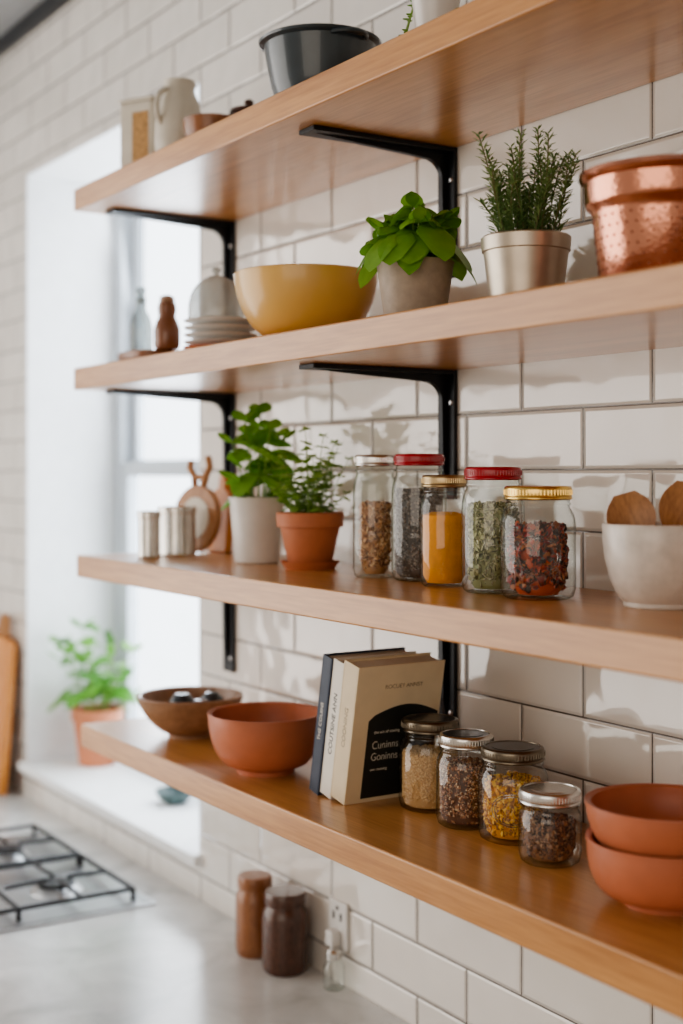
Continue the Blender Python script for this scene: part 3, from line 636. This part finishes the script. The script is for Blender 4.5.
# ------------------------------------------------------------ third shelf left group
for (u,yy,Rr,Hh,lb) in ((149,-.205,.019,.078,'narrow silver tin at the window end of the jar shelf'),(177,-.135,.033,.084,'wide silver tin next to the narrow tin')):
    x,s=on_y(u,yy); r=thing('metal_tin',lb,'tin',(x,yy,Z3),'silver tins at the shelf end')
    lathe_obj('tin_body',[(0,.001),(Rr-.001,0),(Rr,.002),(Rr-.0008,.004),(Rr-.0008,Hh-.012),(Rr-.003,Hh-.011),(0,Hh-.011)],M['tin'],r)
    lathe_obj('lid',[(Rr,0),(Rr+.0008,.001),(Rr+.0008,.010),(Rr-.001,.012),(Rr-.006,.012),(Rr-.007,.011),(0,.011)],M['tin'],r).location=(0,0,Hh-.012)
x,s=on_y(196,-.085)
r=thing('round_board','round wooden board with pale centre disc and forked handle, leaning by the tins','board',(x,-.088,Z3+.001),rot=(math.radians(-6),0,math.radians(20)))
m=MB(); pts=[(.054*math.cos(a),.060+.059*math.sin(a)) for a in [2*PI*k/48 for k in range(48)]]; m.prism(pts,-.006,.006,'y'); bd=m.build('disc',M['board'],r,bevel=.002)
m=MB(); pts=[(.034*math.cos(a),.060+.037*math.sin(a)) for a in [2*PI*k/48 for k in range(48)]]; m.prism(pts,-.0075,-.006,'y'); m.build('centre_disc',M['cream'],bd)
m=MB(); m.tube([(-.010,0,.116),(-.014,0,.135),(-.026,0,.150),(-.024,0,.164)],.006,8); m.tube([(.010,0,.116),(.014,0,.135),(.022,0,.152),(.016,0,.170)],.006,8); m.tube([(-.012,0,.134),(.012,0,.134)],.006,8); m.build('handle',M['board'],r)
x,s=on_y(221,-.03)
r=thing('chopping_board','small upright wooden chopping board behind the round board','chopping board',(x+.006,-.036,Z3+.0005),rot=(math.radians(-5),0,0))
m=MB(); pts=[(-.034,0),(.034,0),(.034,.098),(.028,.108),(.012,.114),(.010,.135),(.006,.141),(-.006,.141),(-.010,.135),(-.012,.114),(-.028,.108),(-.034,.098)]; m.prism(pts,-.007,.007,'y'); m.build('board_blade',M['orange_wood'],r,bevel=.002)
# ------------------------------------------------------------ counter things
def grinder(u,v,Rpx,top,mat,label):
    x,y,s=on_z(u,v,ZC); R=Rpx/s; H=(v-top)/s
    r=thing('spice_crock',label,'crock',(x,y,ZC),'brown crocks beside the wall')
    lathe_obj('crock_body',[(0,.001),(R*.86,0),(R*.95,.004),(R,.014),(R,H*.66),(R*.97,H*.75),(R*.86,H*.80),(R*.82,H*.83),(0,H*.83)],mat,r)
    lathe_obj('lid',[(0,0),(R*.86,0),(R*.90,.003),(R*.90,H*.13),(R*.84,H*.165),(R*.2,H*.17),(0,H*.17)],mat,r).location=(0,0,H*.83)
grinder(255,953,19.5,874,M['mid_wood'],'lighter orange-brown wooden crock with a lid on the worktop')
grinder(285,970,23,890,M['dark_wood'],'dark glossy crock, nearer the wall socket on the worktop')
x,y,s=on_z(337,988,ZC); y=min(y,-.022)
r=thing('glass_shaker','tiny clear glass shaker on the worktop under the socket','shaker',(x,y,ZC))
lathe_obj('shaker_body',[(0,.002),(.014,0),(.0165,.003),(.0165,.035),(.011,.045),(.011,.052)],M['glass'],r,ang=1.2)
lathe_obj('cap',[(.0105,0),(.0125,0),(.0125,.010),(.009,.014),(0,.015)],M['silver'],r).location=(0,0,.048)
x,s=on_y(341,0); zz=CAMZ+(HV-924)/s
r=thing('wall_socket','white plastic wall socket on the tiles above the glass shaker','socket',(x,0,zz))
m=MB(); m.box(-.026,.026,-.007,0,-.038,.038); m.build('face_plate',M['plastic'],r,smooth=False,bevel=.003)
m=MB(); m.box(-.013,-.008,-.0075,-.0069,.008,.02); m.box(.008,.013,-.0075,-.0069,.008,.02); m.box(-.003,.003,-.0075,-.0069,.024,.03); m.build('slots',M['hole'],r,smooth=False)
m=MB(); m.box(-.011,.011,-.024,-.007,-.032,-.006); m.build('plug',M['plastic'],r,smooth=False,bevel=.004)
xr,s=on_y(17,-.05)
r=thing('paddle_board','large orange-brown wooden board leaning on the tiles left of the window','chopping board',(xr-.235,-.050,ZC),rot=(math.radians(-4),0,0))
m=MB(); m.prism([(-.13,0),(.13,0),(.13,.37),(.12,.385),(.05,.392),(-.05,.392),(-.12,.385),(-.13,.37)],-.012,.012,'y'); m.build('board_blade',M['orange_wood'],r,bevel=.004)
m=MB(); m.tube([(.03,0,.39),(.033,0,.42),(.045,0,.44),(.06,0,.44),(.072,0,.42),(.075,0,.39)],.011,10); m.build('handle',M['board'],r)
x,y,s=on_z(175,803,ZS)
tag(o:=lathe_obj('small_dish',bowlprof(.043,.020,.028,.003,.004,1.6),M['teal'],None),'small dark teal dish on the window sill','dish'); o.location=(x,y,ZS)
# ------------------------------------------------------------ hob
hx,hy,s=on_z(157,905,ZC); HW,HD=.60,.51
r=thing('gas_hob','gas hob with black cast iron pan supports set in the worktop','hob',(hx,hy,ZC))
m=MB(); m.box(-HW,0,-HD,0,0,.005); m.build('hob_plate',M['steel'],r,smooth=False,bevel=.002)
m=MB(); m.box(-HW+.008,-.008,-HD+.008,-.008,.005,.0065); m.build('burner_deck',plain('hob_deck',(.36,.365,.37),.4,metal=.85,var=.08),r,smooth=False,bevel=.001)
bs=[(-.162,-.135,.040),(-.162,-.372,.034),(-.438,-.135,.034),(-.438,-.372,.044)]
for bx,by,R in bs:
    bb=MB().lathe([(R*1.25,0),(R*1.2,.003),(R,.005),(R,.010),(R*.9,.012),(0,.012)],32).build('burner',M['steel'],r); bb.location=(bx,by,.0065)
    cc=MB().lathe([(R*.88,0),(R*.9,.003),(R*.8,.006),(0,.007)],32).build('burner_cap',M['iron'],bb); cc.location=(0,0,.012)
for gx in (-.162,-.438):
    m=MB(); h=.028; q=.0044
    x0,x1,ya,yb=gx-.130,gx+.130,-HD+.035,-.034
    for a,b2 in (((x0,ya),(x1,ya)),((x1,ya),(x1,yb)),((x1,yb),(x0,yb)),((x0,yb),(x0,ya)),((x0,(ya+yb)/2),(x1,(ya+yb)/2))):
        m.tube([(a[0],a[1],h),(b2[0],b2[1],h)],q,8)
    for by in (-.135,-.372):
        for dx,dy in ((1,0),(-1,0),(0,1),(0,-1)):
            e1=(gx+dx*.130,by+dy*.102); m.tube([(e1[0],e1[1],h),(gx+dx*.022,by+dy*.022,h+.003)],q*.95,8)
    for px in (x0,x1):
        for py in (ya,(ya+yb)/2,yb): m.tube([(px,py,.0065),(px,py,h)],q*1.1,8)
    m.build('pan_support',M['iron'],r)
# ------------------------------------------------------------ light
wd=bpy.data.worlds.new('world'); sc.world=wd; wd.use_nodes=True; nt=wd.node_tree; bg=nt.nodes['Background']
tc=N(nt,'ShaderNodeTexCoord'); sp=N(nt,'ShaderNodeSeparateXYZ'); nt.links.new(tc.outputs['Generated'],sp.inputs[0])
mr=N(nt,'ShaderNodeMapRange'); mr.inputs['From Min'].default_value=-.05; mr.inputs['From Max'].default_value=.15
mr.inputs['To Min'].default_value=.0; mr.inputs['To Max'].default_value=1; nt.links.new(sp.outputs['Y'],mr.inputs['Value'])
mc=N(nt,'ShaderNodeMix',data_type='RGBA'); mc.inputs['A'].default_value=(.46,.40,.335,1); mc.inputs['B'].default_value=(3.6,3.85,4.1,1)
nt.links.new(mr.outputs[0],mc.inputs['Factor']); nt.links.new(mc.outputs['Result'],bg.inputs['Color']); bg.inputs['Strength'].default_value=1
def area(name,loc,target,sx,sy,power,col):
    l=bpy.data.lights.new(name,'AREA'); l.shape='RECTANGLE'; l.size=sx; l.size_y=sy; l.energy=power; l.color=col
    o=bpy.data.objects.new(name,l); COL.objects.link(o); o.location=loc; o.rotation_euler=(Vector(target)-Vector(loc)).to_track_quat('-Z','Y').to_euler(); return o
area('window_daylight',((OX0+OX1)/2,.42,1.75),((OX0+OX1)/2+.35,-1,1.55),1.0,1.5,28,(.88,.94,1))
area('room_window_light',(-3.35,-2.0,1.7),(-1.4,-.2,1.6),2.5,2.0,46,(1,.955,.90))
area('room_soft_light',(.5,-2.6,2.0),(-1.3,0,1.6),2.2,1.6,16,(1,.88,.75))
# ------------------------------------------------------------ camera
cd=bpy.data.cameras.new('camera'); co=bpy.data.objects.new('camera',cd); COL.objects.link(co); sc.camera=co
cd.sensor_fit='VERTICAL'; cd.sensor_height=36; cd.lens=F/1024*36; cd.shift_y=-(512-HV)/1024; cd.clip_start=.05
co.location=CAM; co.rotation_euler=(PI/2,0,PI/2-TH)
cd.dof.use_dof=True; cd.dof.focus_distance=1.62; cd.dof.aperture_fstop=2.4
sc.view_settings.view_transform='AgX'; sc.view_settings.look='AgX - Medium High Contrast'; sc.view_settings.exposure=.0
